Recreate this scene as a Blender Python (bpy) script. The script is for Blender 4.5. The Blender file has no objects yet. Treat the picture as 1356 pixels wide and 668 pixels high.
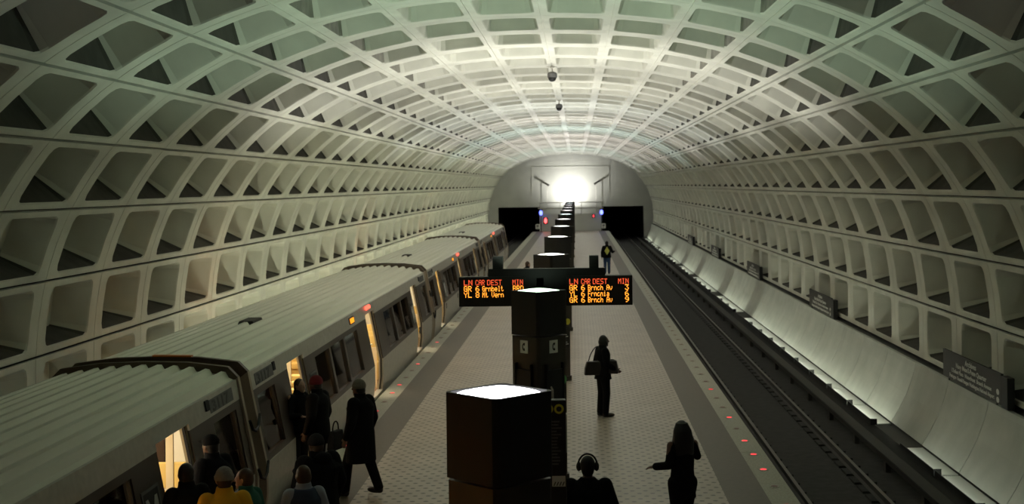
import bpy, bmesh, math, random
from mathutils import Vector, Matrix
random.seed(7)
C = bpy.context.scene.collection
PI = math.pi
R = math.radians

# ------------------------------------------------------------------ materials
def mat(name, col, rough=0.7, metal=0.0, var=0.0, scale=6.0, bump=0.0, spec=0.5, col2=None):
    m = bpy.data.materials.new(name); m.use_nodes = True
    nt = m.node_tree; p = nt.nodes['Principled BSDF']
    p.inputs['Roughness'].default_value = rough
    p.inputs['Metallic'].default_value = metal
    p.inputs['Specular IOR Level'].default_value = spec
    p.inputs['Base Color'].default_value = (*col, 1)
    if var or bump or col2:
        tc = nt.nodes.new('ShaderNodeTexCoord')
        nz = nt.nodes.new('ShaderNodeTexNoise')
        nz.inputs['Scale'].default_value = scale; nz.inputs['Detail'].default_value = 5
        nt.links.new(tc.outputs['Object'], nz.inputs['Vector'])
        if var or col2:
            rp = nt.nodes.new('ShaderNodeValToRGB')
            a = [c * (1 - var) for c in col]; b = list(col2) if col2 else [min(1, c * (1 + var)) for c in col]
            rp.color_ramp.elements[0].position = 0.3; rp.color_ramp.elements[1].position = 0.7
            rp.color_ramp.elements[0].color = (*a, 1); rp.color_ramp.elements[1].color = (*b, 1)
            nt.links.new(nz.outputs['Fac'], rp.inputs['Fac'])
            nt.links.new(rp.outputs['Color'], p.inputs['Base Color'])
        if bump:
            bp = nt.nodes.new('ShaderNodeBump'); bp.inputs['Strength'].default_value = bump
            bp.inputs['Distance'].default_value = 0.02
            nt.links.new(nz.outputs['Fac'], bp.inputs['Height'])
            nt.links.new(bp.outputs['Normal'], p.inputs['Normal'])
    return m

def emit(name, col, s):
    m = bpy.data.materials.new(name); m.use_nodes = True
    nt = m.node_tree; nt.nodes.clear()
    e = nt.nodes.new('ShaderNodeEmission'); o = nt.nodes.new('ShaderNodeOutputMaterial')
    e.inputs['Color'].default_value = (*col, 1); e.inputs['Strength'].default_value = s
    nt.links.new(e.outputs[0], o.inputs[0])
    return m

def glass_mat(name, tint, refl=1.45):
    m = bpy.data.materials.new(name); m.use_nodes = True
    nt = m.node_tree; nt.nodes.clear()
    o = nt.nodes.new('ShaderNodeOutputMaterial'); mx = nt.nodes.new('ShaderNodeMixShader')
    t = nt.nodes.new('ShaderNodeBsdfTransparent'); t.inputs[0].default_value = (*tint, 1)
    g = nt.nodes.new('ShaderNodeBsdfGlossy'); g.inputs['Roughness'].default_value = 0.03
    f = nt.nodes.new('ShaderNodeFresnel'); f.inputs[0].default_value = refl
    nt.links.new(f.outputs[0], mx.inputs[0]); nt.links.new(t.outputs[0], mx.inputs[1])
    nt.links.new(g.outputs[0], mx.inputs[2]); nt.links.new(mx.outputs[0], o.inputs[0])
    return m

M = {}
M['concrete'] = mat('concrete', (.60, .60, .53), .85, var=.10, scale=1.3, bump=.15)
M['dust_shade'] = mat('dust_and_shade_black_concrete', (.05, .048, .04), .95, var=.25, scale=3)  # lower coffer faces: dust, with their shade painted into the colour
M['dust_shade2'] = mat('dust_and_shade_grey_concrete', (.20, .195, .165), .95, var=.25, scale=3)  # milder dust and painted shade for the row nearer the crown
M['shell'] = mat('rough_dark_concrete', (.08, .08, .075), .95)
M['endwall'] = mat('end_wall_concrete', (.54, .54, .49), .85, var=.06, scale=.8)
M['panel'] = mat('parapet_concrete', (.40, .41, .37), .75, var=.10, scale=1.5, bump=.1)
M['black'] = mat('tunnel_black', (.01, .01, .01), .95)
M['trackbed'] = mat('track_bed', (.022, .021, .02), .9, var=.4, scale=5)
M['rail'] = mat('rail_steel', (.16, .15, .14), .35, .9)
M['railside'] = mat('rail_rust', (.04, .035, .03), .8)
M['granite'] = mat('granite', (.33, .32, .26), .55, var=.22, scale=30)
M['band'] = mat('brown_tile_band', (.085, .068, .050), .5, var=.15, scale=12)
M['slab'] = mat('slab_concrete', (.2, .2, .19), .9)
M['bronze'] = mat('dark_bronze', (.022, .020, .018), .45, .3)
M['bronze2'] = mat('brown_bronze', (.050, .042, .034), .4, .35, var=.15, scale=3)
M['rim'] = mat('brown_roof_rim', (.10, .072, .048), .5, .2)
M['blackmetal'] = mat('black_metal', (.006, .0055, .0055), .5)
M['steel'] = mat('brushed_aluminium', (.56, .54, .49), .45, .45, var=.08, scale=9)
M['roof'] = mat('car_roof', (.82, .81, .70), .6, .1)
M['brown'] = mat('brown_band', (.040, .024, .016), .35, .1)
M['ivory'] = mat('ivory_panel', (.80, .76, .62), .5)
M['cream'] = mat('cream_panel', (.72, .58, .36), .55)
M['jamb'] = mat('tan_door_edge', (.33, .27, .165), .5)
M['beige'] = mat('beige_end_post', (.42, .34, .26), .5, .2)
M['rubber'] = mat('black_rubber', (.008, .008, .008), .7)
M['seat_o'] = mat('orange_seat', (.56, .38, .11), .7)
M['carpet'] = mat('brown_carpet', (.22, .11, .06), .95)
M['chrome'] = mat('chrome', (.8, .78, .72), .2, .95)
M['tint'] = glass_mat('tinted_glass', (.84, .76, .64), 1.13)
M['white_sign'] = mat('white_sign', (.75, .75, .70), .5)
M['ink'] = mat('black_ink', (.01, .01, .01), .6)
M['greytxt'] = mat('light_grey_lettering', (.62, .62, .58), .6)
M['darkboard'] = mat('dark_brown_board', (.016, .013, .011), .5)
M['yellow_dot'] = mat('yellow_line_dot', (.65, .60, .05), .5)
M['green_dot'] = mat('green_line_dot', (.10, .45, .12), .5)
M['numgrey'] = mat('dark_grey_numerals', (.13, .13, .13), .6)
M['skin_l'] = mat('skin_light', (.48, .28, .20), .55)
M['skin_d'] = mat('skin_dark', (.11, .055, .035), .5)
M['hair_b'] = mat('hair_black', (.012, .009, .008), .5)
M['hair_br'] = mat('hair_brown', (.07, .035, .016), .5)
M['cloth_black'] = mat('cloth_black', (.008, .0075, .0085), .9, var=.2, scale=40, spec=.12)
M['cloth_char'] = mat('cloth_charcoal', (.022, .022, .024), .9, var=.2, scale=40, spec=.12)
M['cloth_navy'] = mat('cloth_navy', (.035, .05, .09), .9)
M['cloth_pale'] = mat('cloth_pale_blue', (.30, .33, .40), .9)
M['cloth_yellow'] = mat('cloth_yellow', (.80, .42, .01), .8)
M['cloth_green'] = mat('cloth_green', (.02, .11, .075), .9)
M['cloth_white'] = mat('cloth_white', (.75, .73, .66), .9)
M['cloth_orange'] = mat('cloth_orange', (.60, .25, .05), .9)
M['denim'] = mat('blue_denim', (.02, .05, .13), .9)
M['knit_grey'] = mat('knit_grey', (.28, .25, .22), .95, bump=.4, scale=60)
M['knit_red'] = mat('knit_red', (.16, .012, .02), .95, bump=.4, scale=60)
M['knit_beige'] = mat('knit_beige', (.17, .15, .12), .95, bump=.4, scale=60)
M['hiviz'] = mat('yellow_patch', (.60, .60, .12), .7)
M['leather'] = mat('dark_leather', (.014, .011, .010), .4)

M['e_led'] = emit('led_amber', (1.0, .33, .03), 2.6)
M['e_ledred'] = emit('led_red', (1.0, .12, .04), 1.3)
M['e_red'] = emit('red_lamp', (1.0, .06, .07), 1.6)
M['red_off'] = mat('unlit_red_lens', (.16, .05, .045), .4)
M['e_redhot'] = emit('red_door_lamp', (1.0, .06, .035), 5.0)
M['e_amber'] = emit('amber_lamp', (1.0, .32, .02), 1.6)
M['e_amberhot'] = emit('amber_side_lamp', (1.0, .25, .02), 22.0)
M['e_blue'] = emit('blue_lamp', (.10, .13, 1.0), 6.0)
M['e_trough'] = emit('fluorescent_tube', (.94, 1.0, .80), 18)
M['e_trough_dim'] = emit('fluorescent_tube_dim', (.93, 1.0, .84), 5.5)
M['e_trough_left'] = emit('fluorescent_tube_left', (.98, 1.0, .72), 105)
M['tray'] = mat('white_reflector_tray', (.86, .88, .84), .5)
M['e_train'] = emit('train_ceiling_lamp', (1.0, .90, .66), 15)

# hexagonal paver floor
def hex_floor():
    m = bpy.data.materials.new('hexagonal_pavers'); m.use_nodes = True
    nt = m.node_tree; p = nt.nodes['Principled BSDF']; L = nt.links.new
    tc = nt.nodes.new('ShaderNodeTexCoord')
    a = .2; b = a * math.sqrt(3)
    def dist(off):
        ad = nt.nodes.new('ShaderNodeVectorMath'); ad.operation = 'ADD'; ad.inputs[1].default_value = (off[0] + 40 * a, off[1] + 40 * b, 0)
        L(tc.outputs['Object'], ad.inputs[0])
        md = nt.nodes.new('ShaderNodeVectorMath'); md.operation = 'MODULO'; md.inputs[1].default_value = (a, b, 1000)
        L(ad.outputs[0], md.inputs[0])
        sb = nt.nodes.new('ShaderNodeVectorMath'); sb.operation = 'SUBTRACT'; sb.inputs[1].default_value = (a / 2, b / 2, 0)
        L(md.outputs[0], sb.inputs[0])
        mu = nt.nodes.new('ShaderNodeVectorMath'); mu.operation = 'MULTIPLY'; mu.inputs[1].default_value = (1, 1, 0)
        L(sb.outputs[0], mu.inputs[0])
        ln = nt.nodes.new('ShaderNodeVectorMath'); ln.operation = 'LENGTH'
        L(mu.outputs[0], ln.inputs[0])
        return ln.outputs['Value']
    mn = nt.nodes.new('ShaderNodeMath'); mn.operation = 'MINIMUM'
    L(dist((0, 0)), mn.inputs[0]); L(dist((a / 2, b / 2)), mn.inputs[1])
    rp = nt.nodes.new('ShaderNodeMapRange'); rp.inputs['From Min'].default_value = .030; rp.inputs['From Max'].default_value = .046
    L(mn.outputs[0], rp.inputs['Value'])
    nz = nt.nodes.new('ShaderNodeTexNoise'); nz.inputs['Scale'].default_value = 1.2; nz.inputs['Detail'].default_value = 6
    L(tc.outputs['Object'], nz.inputs['Vector'])
    cr = nt.nodes.new('ShaderNodeValToRGB')
    cr.color_ramp.elements[0].position = .3; cr.color_ramp.elements[0].color = (.30, .245, .195, 1)
    cr.color_ramp.elements[1].position = .7; cr.color_ramp.elements[1].color = (.38, .32, .26, 1)
    L(nz.outputs['Fac'], cr.inputs['Fac'])
    mx = nt.nodes.new('ShaderNodeMix'); mx.data_type = 'RGBA'
    mx.inputs['A'].default_value = (.05, .038, .032, 1)
    L(rp.outputs[0], mx.inputs['Factor']); L(cr.outputs['Color'], mx.inputs['B'])
    L(mx.outputs['Result'], p.inputs['Base Color'])
    p.inputs['Roughness'].default_value = .38
    p.inputs['Specular IOR Level'].default_value = .5
    return m
M['hex'] = hex_floor()

# ------------------------------------------------------------------ mesh helpers
def new_bm(): return bmesh.new()

def box(bm, x0, x1, y0, y1, z0, z1, mi=0):
    v = [bm.verts.new(p) for p in ((x0,y0,z0),(x1,y0,z0),(x1,y1,z0),(x0,y1,z0),(x0,y0,z1),(x1,y0,z1),(x1,y1,z1),(x0,y1,z1))]
    for f in ((0,3,2,1),(4,5,6,7),(0,1,5,4),(1,2,6,5),(2,3,7,6),(3,0,4,7)):
        bm.faces.new([v[i] for i in f]).material_index = mi

def prism_y(bm, pts, y0, y1, mi=0):
    """polygon of (x,z) extruded along y"""
    a = [bm.verts.new((x, y0, z)) for x, z in pts]; b = [bm.verts.new((x, y1, z)) for x, z in pts]
    n = len(pts); fs = [bm.faces.new(a), bm.faces.new(b[::-1])]
    for i in range(n): fs.append(bm.faces.new((a[i], b[i], b[(i+1) % n], a[(i+1) % n])))
    for f in fs: f.material_index = mi
    return fs

def prism_z(bm, pts, z0, z1, mi=0):
    a = [bm.verts.new((x, y, z0)) for x, y in pts]; b = [bm.verts.new((x, y, z1)) for x, y in pts]
    n = len(pts); fs = [bm.faces.new(a[::-1]), bm.faces.new(b)]
    for i in range(n): fs.append(bm.faces.new((a[i], a[(i+1) % n], b[(i+1) % n], b[i])))
    for f in fs: f.material_index = mi

def frame_for(d):
    d = d.normalized(); up = Vector((0, 0, 1)) if abs(d.z) < .95 else Vector((1, 0, 0))
    a = d.cross(up).normalized(); return a, d.cross(a).normalized()

def tube(bm, pts, rads, n=10, cap=True):
    pts = [Vector(p) for p in pts]
    if not isinstance(rads, (list, tuple)): rads = [rads] * len(pts)
    rings = []
    for i, p in enumerate(pts):
        d = (pts[min(i+1, len(pts)-1)] - pts[max(i-1, 0)])
        a, b = frame_for(d)
        if rings and i: 
            if a.dot(pa) < 0: a, b = -a, -b
        pa = a
        rings.append([bm.verts.new(p + rads[i] * (math.cos(2*PI*k/n) * a + math.sin(2*PI*k/n) * b)) for k in range(n)])
    for r0, r1 in zip(rings, rings[1:]):
        for k in range(n): bm.faces.new((r0[k], r0[(k+1) % n], r1[(k+1) % n], r1[k]))
    if cap:
        bm.faces.new(rings[0][::-1]); bm.faces.new(rings[-1])

def ball(bm, c, r, seg=14, rot=None):
    if not isinstance(r, (list, tuple)): r = (r, r, r)
    mt = Matrix.Translation(c) @ (rot or Matrix()) @ Matrix.Diagonal((*r, 1))
    return bmesh.ops.create_uvsphere(bm, u_segments=seg, v_segments=max(6, seg * 2 // 3), radius=1, matrix=mt)['verts']

def lathe(bm, prof, cx=0, cy=0, n=20, mi=0):
    rings = []
    for r, z in prof:
        rings.append([bm.verts.new((cx + r*math.cos(2*PI*k/n), cy + r*math.sin(2*PI*k/n), z)) for k in range(n)])
    for r0, r1 in zip(rings, rings[1:]):
        for k in range(n): bm.faces.new((r0[k], r0[(k+1) % n], r1[(k+1) % n], r1[k])).material_index = mi
    bm.faces.new(rings[0][::-1]).material_index = mi; bm.faces.new(rings[-1]).material_index = mi

def loft(bm, rings, n=18):
    """rings: (cx, cy, z, rx, ry)"""
    rr = [[bm.verts.new((cx + rx*math.cos(2*PI*k/n), cy + ry*math.sin(2*PI*k/n), z)) for k in range(n)] for cx, cy, z, rx, ry in rings]
    for r0, r1 in zip(rr, rr[1:]):
        for k in range(n): bm.faces.new((r0[k], r0[(k+1) % n], r1[(k+1) % n], r1[k]))
    bm.faces.new(rr[0][::-1]); bm.faces.new(rr[-1])

def obj(name, bm, mats, parent=None, smooth=False, bevel=0, recalc=True):
    me = bpy.data.meshes.new(name)
    if recalc: bmesh.ops.recalc_face_normals(bm, faces=bm.faces[:])
    bm.to_mesh(me); bm.free()
    if not isinstance(mats, (list, tuple)): mats = [mats]
    for m in mats: me.materials.append(m)
    if smooth:
        for p in me.polygons: p.use_smooth = True
    o = bpy.data.objects.new(name, me); C.objects.link(o)
    if parent: o.parent = parent
    if bevel:
        b = o.modifiers.new('bevel', 'BEVEL'); b.width = bevel; b.segments = 2; b.limit_method = 'ANGLE'
    return o

def thing(name, label, cat, loc=(0,0,0), rz=0, group=None):
    o = bpy.data.objects.new(name, None); C.objects.link(o)
    o.location = loc; o.rotation_euler = (0, 0, rz); o.empty_display_size = .2
    o['label'] = label; o['category'] = cat
    if group: o['group'] = group
    return o

def tag(o, label, cat, group=None):
    o['label'] = label; o['category'] = cat
    if group: o['group'] = group
    return o

def struct(name, bm, mats, **k):
    o = obj(name, bm, mats, **k); o['kind'] = 'structure'; return o

def dup(root, loc, label=None, group=None):
    r = root.copy(); C.objects.link(r); r.location = loc
    if label: r['label'] = label
    if group: r['group'] = group
    for ch in list(root.children):
        c = ch.copy(); C.objects.link(c); c.parent = r
        for g in list(ch.children):
            d = g.copy(); C.objects.link(d); d.parent = c
    return r

def text_mesh(s, size, extrude=.002, align='LEFT', bold=0.0):
    cu = bpy.data.curves.new('txt', 'FONT'); cu.body = s; cu.size = size; cu.extrude = extrude; cu.align_x = align
    cu.offset = bold; cu.resolution_u = 2
    t = bpy.data.objects.new('txt', cu); C.objects.link(t)
    bpy.context.view_layer.update()
    me = bpy.data.meshes.new_from_object(t.evaluated_get(bpy.context.evaluated_depsgraph_get()))
    bpy.data.objects.remove(t); bpy.data.curves.remove(cu)
    return me

def put_text(name, s, size, m, parent, loc, xaxis, zaxis=(0,0,1), align='LEFT', bold=0.0, stretch=1.0):
    me = text_mesh(s, size, align=align, bold=bold); me.materials.clear(); me.materials.append(m)
    o = bpy.data.objects.new(name, me); C.objects.link(o)
    x = Vector(xaxis).normalized(); y = Vector(zaxis).normalized(); z = x.cross(y)
    mt = Matrix((x * stretch, y, z)).transposed().to_4x4(); mt.translation = loc
    o.parent = parent; o.matrix_local = mt
    return o

# ------------------------------------------------------------------ vault profile
H0 = 4.70          # eye height above the platform
XC = -0.62         # middle of the platform and vault
RING0, PITCH, NR0, NR1 = 3.55, 2.71, -3, 51
YEND = RING0 + PITCH * 50.4     # end wall
W = 1.30
def vault_table():
    a, b, n, top = 8.53, 6.55, 2.33, 3.20
    N = 3000; us = []; vs = []; ss = [0.0]
    for i in range(N + 1):
        t = i / N * PI / 2
        us.append(a * math.sin(t) ** (2 / n)); vs.append(top - b + b * max(0.0, math.cos(t)) ** (2 / n))
        if i: ss.append(ss[-1] + math.hypot(us[-1] - us[-2], vs[-1] - vs[-2]))
    return us, vs, ss
US, VS, SS = vault_table()
import bisect
def vault(s):
    if s >= SS[-1]: return US[-1], VS[-1] - (s - SS[-1])
    i = max(1, bisect.bisect_left(SS, s)); f = (s - SS[i-1]) / (SS[i] - SS[i-1])
    return US[i-1] + f * (US[i] - US[i-1]), VS[i-1] + f * (VS[i] - VS[i-1])
def vpoint(sg, s, y, d):
    sa = max(.001, s)
    u, v = vault(sa); u1, v1 = vault(sa + .02); u0, v0 = vault(max(0, sa - .02))
    du, dv = u1 - u0, v1 - v0; l = math.hypot(du, dv)
    return (XC + sg * (u - dv / l * d), y, H0 + v + du / l * d)

def rounded_loop(hs, hy, r, s0=0.0):
    """14-point rounded rectangle with the corner the outer loop uses"""
    pts = []; k = math.cos(PI / 4)
    for cs, cy, in ((1, -1), (1, 1), (-1, 1), (-1, -1)):
        a = (cs * hs, cy * (hy - r)); c = (cs * (hs - r), cy * hy)
        m = (cs * (hs - r + r * k), cy * (hy - r + r * k))
        seq = [c, m, a] if (cs, cy) in ((1, -1), (-1, 1)) else [a, m, c]
        pts += seq
    pts.insert(6, (0, hy)); pts.append((0, -hy))
    return [(p[0] + s0, p[1]) for p in pts]

def coffered_vault():
    bm = new_bm()
    HS, HY = W / 2 - .026, PITCH / 2 - .010
    inn = rounded_loop(.53, 1.0, .15)
    lip = rounded_loop(.512, .982, .15)
    back = rounded_loop(.36, .72, .07)
    out = []
    order = ((1, -1), (1, 1), (-1, 1), (-1, -1))
    q = 0
    for i, p in enumerate(inn):
        if i == 6: out.append((0, HY)); continue
        if i == 13: out.append((0, -HY)); continue
        j = i if i < 6 else i - 1
        cs, cy = order[j // 3]; w = j % 3
        first_is_c = (cs, cy) in ((1, -1), (-1, 1))
        kind = ('c', 'm', 'a')[w] if first_is_c else ('a', 'm', 'c')[w]
        out.append({'m': (cs * HS, cy * HY), 'a': (cs * HS, p[1]), 'c': (p[0], cy * HY)}[kind])
    n = len(inn)
    for sg in (1, -1):
        for r in range(10):
            sm = (r + .5) * W
            for j in range(NR0, NR1):
                ym = RING0 + (j + .5) * PITCH
                if ym + PITCH / 2 > YEND + .2: continue
                loops = []
                for lp, d in ((out, .07), (out, 0), (inn, 0), (lip, .025), (back, .60)):
                    loops.append([bm.verts.new(vpoint(sg, sm + a, ym + b, d)) for a, b in lp])
                for li, (l0, l1) in enumerate(zip(loops, loops[1:])):
                    for k in range(n):
                        k2 = (k + 1) % n
                        f = bm.faces.new((l0[k], l0[k2], l1[k2], l1[k]))
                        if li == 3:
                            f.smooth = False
                            if k in (1, 2, 3) and r >= 2: f.material_index = 1 if r >= 3 else 2  # lower side faces get the dust colour with shade painted in
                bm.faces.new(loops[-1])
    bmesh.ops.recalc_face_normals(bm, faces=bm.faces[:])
    o = struct('ceiling', bm, [M['concrete'], M['dust_shade'], M['dust_shade2']], recalc=False)
    bm = new_bm()
    for sg in (1, -1):
        for k in range(0, 4):
            if k == 0 and sg < 0: continue
            a = [bm.verts.new(vpoint(sg, max(0, k * W - .045), y, .022)) for y in (RING0 + NR0 * PITCH, YEND)] if k else [bm.verts.new(vpoint(-1, .045, y, .022)) for y in (RING0 + NR0 * PITCH, YEND)]
            b = [bm.verts.new(vpoint(sg, k * W + .045, y, .022)) for y in (RING0 + NR0 * PITCH, YEND)]
            bm.faces.new((a[0], a[1], b[1], b[0]))
    struct('trim_13', bm, M['concrete'])
    # closing shell outside the ribs
    bm = new_bm(); y0 = RING0 + NR0 * PITCH; prev = None
    for i in range(-44, 45):
        s = abs(i) / 44 * 14.4; sg = 1 if i >= 0 else -1
        a = bm.verts.new(vpoint(sg, s, y0, .72)); b = bm.verts.new(vpoint(sg, s, YEND + .4, .72))
        if prev: bm.faces.new((prev[0], prev[1], b, a))
        prev = (a, b)
    struct('trim_1', bm, M['shell'])
coffered_vault()

# ------------------------------------------------------------------ platform, tracks, parapets
HW = 3.84
PY0, PY1 = -6.0, 135.0
bm = new_bm(); box(bm, XC - HW + .02, XC + HW - .02, PY0, PY1, -1.18, -.02); struct('trim_2', bm, M['slab'])
bm = new_bm(); box(bm, XC - HW + 1.04, XC + HW - 1.04, PY0, PY1, -.06, 0.0); struct('floor', bm, M['hex'])
for i, sg in enumerate((-1, 1)):
    bm = new_bm()
    for j in range(int((PY1 - PY0) / 1.22)):
        y = PY0 + j * 1.22
        xs = sorted((XC + sg * (HW - .42), XC + sg * HW)); box(bm, xs[0], xs[1], y + .003, y + 1.217, -.2, 0.0)
    struct('trim_%d' % (3 + i), bm, M['granite'])
    bm = new_bm(); xs = sorted((XC + sg * (HW - 1.04), XC + sg * (HW - .42))); box(bm, xs[0], xs[1], PY0, PY1, -.08, -.001)
    struct('trim_%d' % (5 + i), bm, M['band'])

bm = new_bm()
for sg in (-1, 1):
    xs = sorted((XC + sg * HW, XC + sg * 9.2)); box(bm, xs[0], xs[1], PY0, YEND + 30, -1.5, -1.2)
    for j in range(190):                      # raised concrete plinths under the rails
        y = PY0 + j * .76
        for dx in (-.75, .75):
            xc = XC + sg * 5.42 + dx
            box(bm, xc - .22, xc + .22, y + .04, y + .6, -1.21, -1.155)
struct('track_bed', bm, M['trackbed'])

def rail(xc, label):
    bm = new_bm()
    pts = [(-.07,-1.155),(.07,-1.155),(.07,-1.145),(.012,-1.125),(.012,-1.045),(.035,-1.03),(.035,-1.0),(-.035,-1.0),(-.035,-1.03),(-.012,-1.045),(-.012,-1.125),(-.07,-1.145)]
    fs = prism_y(bm, [(xc + x, z) for x, z in pts], PY0, YEND + 20, 1)
    for f in fs[2:]:
        if f.calc_center_median().z > -1.004: f.material_index = 0
    tag(obj('running_rail', bm, [M['rail'], M['railside']]), label, 'rail')
for sg, side in ((1, 'empty right-hand'), (-1, 'left-hand')):
    rail(XC + sg * 4.70, 'steel running rail of the %s track, on the platform side' % side)
    rail(XC + sg * 6.14, 'steel running rail of the %s track, on the wall side' % side)
t = thing('power_rail', 'covered power rail between the right-hand track and its wall', 'rail', (0, 0, 0))
bm = new_bm(); box(bm, 6.17, 6.29, PY0, YEND, -.98, -.86); obj('rail_bar', bm, M['railside'], t)
bm = new_bm(); prism_y(bm, [(6.10,-.80),(6.36,-.80),(6.36,-.95),(6.33,-.95),(6.33,-.83),(6.10,-.83)], PY0, YEND); obj('cover_board', bm, M['blackmetal'], t)
bm = new_bm()
for j in range(46): box(bm, 6.18, 6.28, PY0 + j * 3, PY0 + j * 3 + .2, -1.2, -.98)
o = obj('insulator', bm, M['railside'], t); o['kind'] = 'stuff'

# parapet panels along both walls + ledges for the trough lights
PROF = [(8.35, .52), (8.33, .40), (8.26, .15), (8.13, -.20), (7.96, -.53), (7.775, -.83)]
def parapet(sg, name):
    bm = new_bm()
    for j in range(NR0, 50):
        y0 = RING0 + j * PITCH + .012; y1 = y0 + PITCH - .024
        if y1 > YEND: y1 = YEND - .01
        pts = [(XC + sg * x, z) for x, z in PROF] + [(XC + sg * (x + .09), z) for x, z in PROF[::-1]]
        prism_y(bm, pts, y0, y1)
    struct(name, bm, M['panel'])
parapet(1, 'wall_right'); parapet(-1, 'wall_left')
for i, sg in enumerate((1, -1)):
    bm = new_bm()
    xs = sorted((XC + sg * 7.40, XC + sg * 7.95)); box(bm, xs[0], xs[1], PY0, YEND - .02, -1.2, -.90)
    xs = sorted((XC + sg * 8.40, XC + sg * 9.0)); box(bm, xs[0], xs[1], PY0, YEND - .02, .36, .50)   # sill behind the parapet
    struct('trim_%d' % (7 + i), bm, M['shell'])

GAPS = {9, 19, 23, 28, 32, 36, 41, 45}
def trough(sg, j):
    y = RING0 + j * PITCH
    return (XC + sg * 7.58, y + .06, -.90)
def trough_proto(sg, label, group, loc, tm):
    t = thing('trough_light', label, 'light fixture', loc, 0, group)
    sx = 1 if loc[0] > XC else -1
    L = PITCH - .10
    bm = new_bm()
    prof = [(-.255, 0), (.20, 0), (.20, .02), (-.255, .02)]
    prism_y(bm, [(sx * x, z) for x, z in prof], 0, L); obj('reflector_tray', bm, M['tray'], t)
    bm = new_bm(); x0, x1 = sorted((sx * -.27, sx * -.255)); box(bm, x0, x1, 0, L, 0, .125); x0, x1 = sorted((sx * -.27, sx * -.12)); box(bm, x0, x1, -.012, 0, 0, .135); obj('front_lip', bm, M['blackmetal'], t)
    for k in range(2):
        bm = new_bm(); tube(bm, [(sx * -.222, .05 + k * 1.30, .06), (sx * -.222, 1.26 + k * 1.30, .06)], .022, 8); obj('lamp_tube', bm, tm, t)
    return t
for sg, lab, grp in ((1, 'white fluorescent trough light along the foot of the right parapet wall', 'right trough lights'),
                     (-1, 'white fluorescent trough light along the foot of the left wall behind the train', 'left trough lights')):
    p0 = pd = None
    for j in range(4, 49):
        if sg > 0 and j in GAPS: continue
        if sg > 0 and j <= 8:
            if pd is None: pd = trough_proto(sg, 'dimmer nearest fluorescent trough light at the foot of the right parapet wall', 'dim right trough lights', trough(sg, j), M['e_trough_dim'])
            else: dup(pd, trough(sg, j))
        elif sg < 0 and j <= 9:
            if pd is None: pd = trough_proto(sg, 'dimmer fluorescent trough light at the foot of the left wall, behind the nearest cars', 'dim left trough lights', trough(sg, j), M['e_trough_dim'])
            else: dup(pd, trough(sg, j))
        elif p0 is None: p0 = trough_proto(sg, lab, grp, trough(sg, j), M['e_trough'] if sg > 0 else M['e_trough_left'])
        else: dup(p0, trough(sg, j))

# end wall with two tunnel mouths
def end_wall():
    bm = new_bm(); pts = []
    ss = [k * .2 for k in range(0, 70)]
    zcut = 2.37
    arc = [vpoint(1, s, 0, .45) for s in ss]; arc = [(p[0], p[2]) for p in arc if p[2] > zcut]
    arcl = [vpoint(-1, s, 0, .45) for s in ss[1:]]; arcl = [(p[0], p[2]) for p in arcl if p[2] > zcut]
    poly = [(arc[-1][0], zcut)] + arc[::-1] + arcl + [(arcl[-1][0], zcut)]
    prism_y(bm, poly, YEND, YEND + .5)
    box(bm, XC - 3.2, XC + 3.2, YEND, YEND + .5, -1.2, zcut)
    for sg in (-1, 1):
        xs = sorted((XC + sg * 7.62, XC + sg * 9.3)); box(bm, xs[0], xs[1], YEND, YEND + .5, -1.2, zcut)
    struct('wall_back', bm, M['endwall'])
    for sg, i in ((-1, 9), (1, 10)):
        bm = new_bm(); x0, x1 = sorted((XC + sg * 3.2, XC + sg * 7.62))
        box(bm, x0 - .3, x0, YEND + .5, YEND + 26, -1.2, zcut); box(bm, x1, x1 + .3, YEND + .5, YEND + 26, -1.2, zcut)
        box(bm, x0 - .3, x1 + .3, YEND + .5, YEND + 26, zcut, zcut + .3); box(bm, x0 - .3, x1 + .3, YEND + 26, YEND + 26.3, -1.2, zcut + .3)
        struct('trim_%d' % i, bm, M['black'])
    # raised outline panel on the wall
    bm = new_bm()
    for x0, x1, z0, z1 in ((-4.1, 4.1, 6.55, 6.62), (-4.1, 4.1, 3.55, 3.62), (-4.1, -4.03, 3.62, 6.55), (4.03, 4.1, 3.62, 6.55)):
        box(bm, XC + x0, XC + x1, YEND - .05, YEND + .02, z0, z1)
    struct('trim_11', bm, M['endwall'])
    bm = new_bm(); box(bm, XC - 3.15, XC + 3.15, PY1, PY1 + .3, -1.2, 1.62); box(bm, XC - 3.2, XC + 3.2, PY1 - .05, PY1 + .35, 1.62, 1.72)
    struct('trim_12', bm, M['endwall'])
end_wall()

# ------------------------------------------------------------------ camera
cam_d = bpy.data.cameras.new('camera'); cam = bpy.data.objects.new('camera', cam_d); C.objects.link(cam)
cam_d.sensor_width = 36; cam_d.lens = 1770 / 1356 * 36
cam_d.shift_x = (678 - 763.4) / 1356; cam_d.shift_y = -(334 - 244.5) / 1356
cam_d.clip_end = 400; cam_d.clip_start = .05
rho = .0115
rx = Vector((math.cos(rho), 0, -math.sin(rho))); up = Vector((math.sin(rho), 0, math.cos(rho))); bk = Vector((0, -1, 0))
mt = Matrix((rx, up, bk)).transposed().to_4x4(); mt.translation = (0, 0, H0)
cam.matrix_world = mt
cam_d.dof.use_dof = True; cam_d.dof.focus_distance = 15.0; cam_d.dof.aperture_fstop = 3.2
bpy.context.scene.camera = cam
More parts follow.
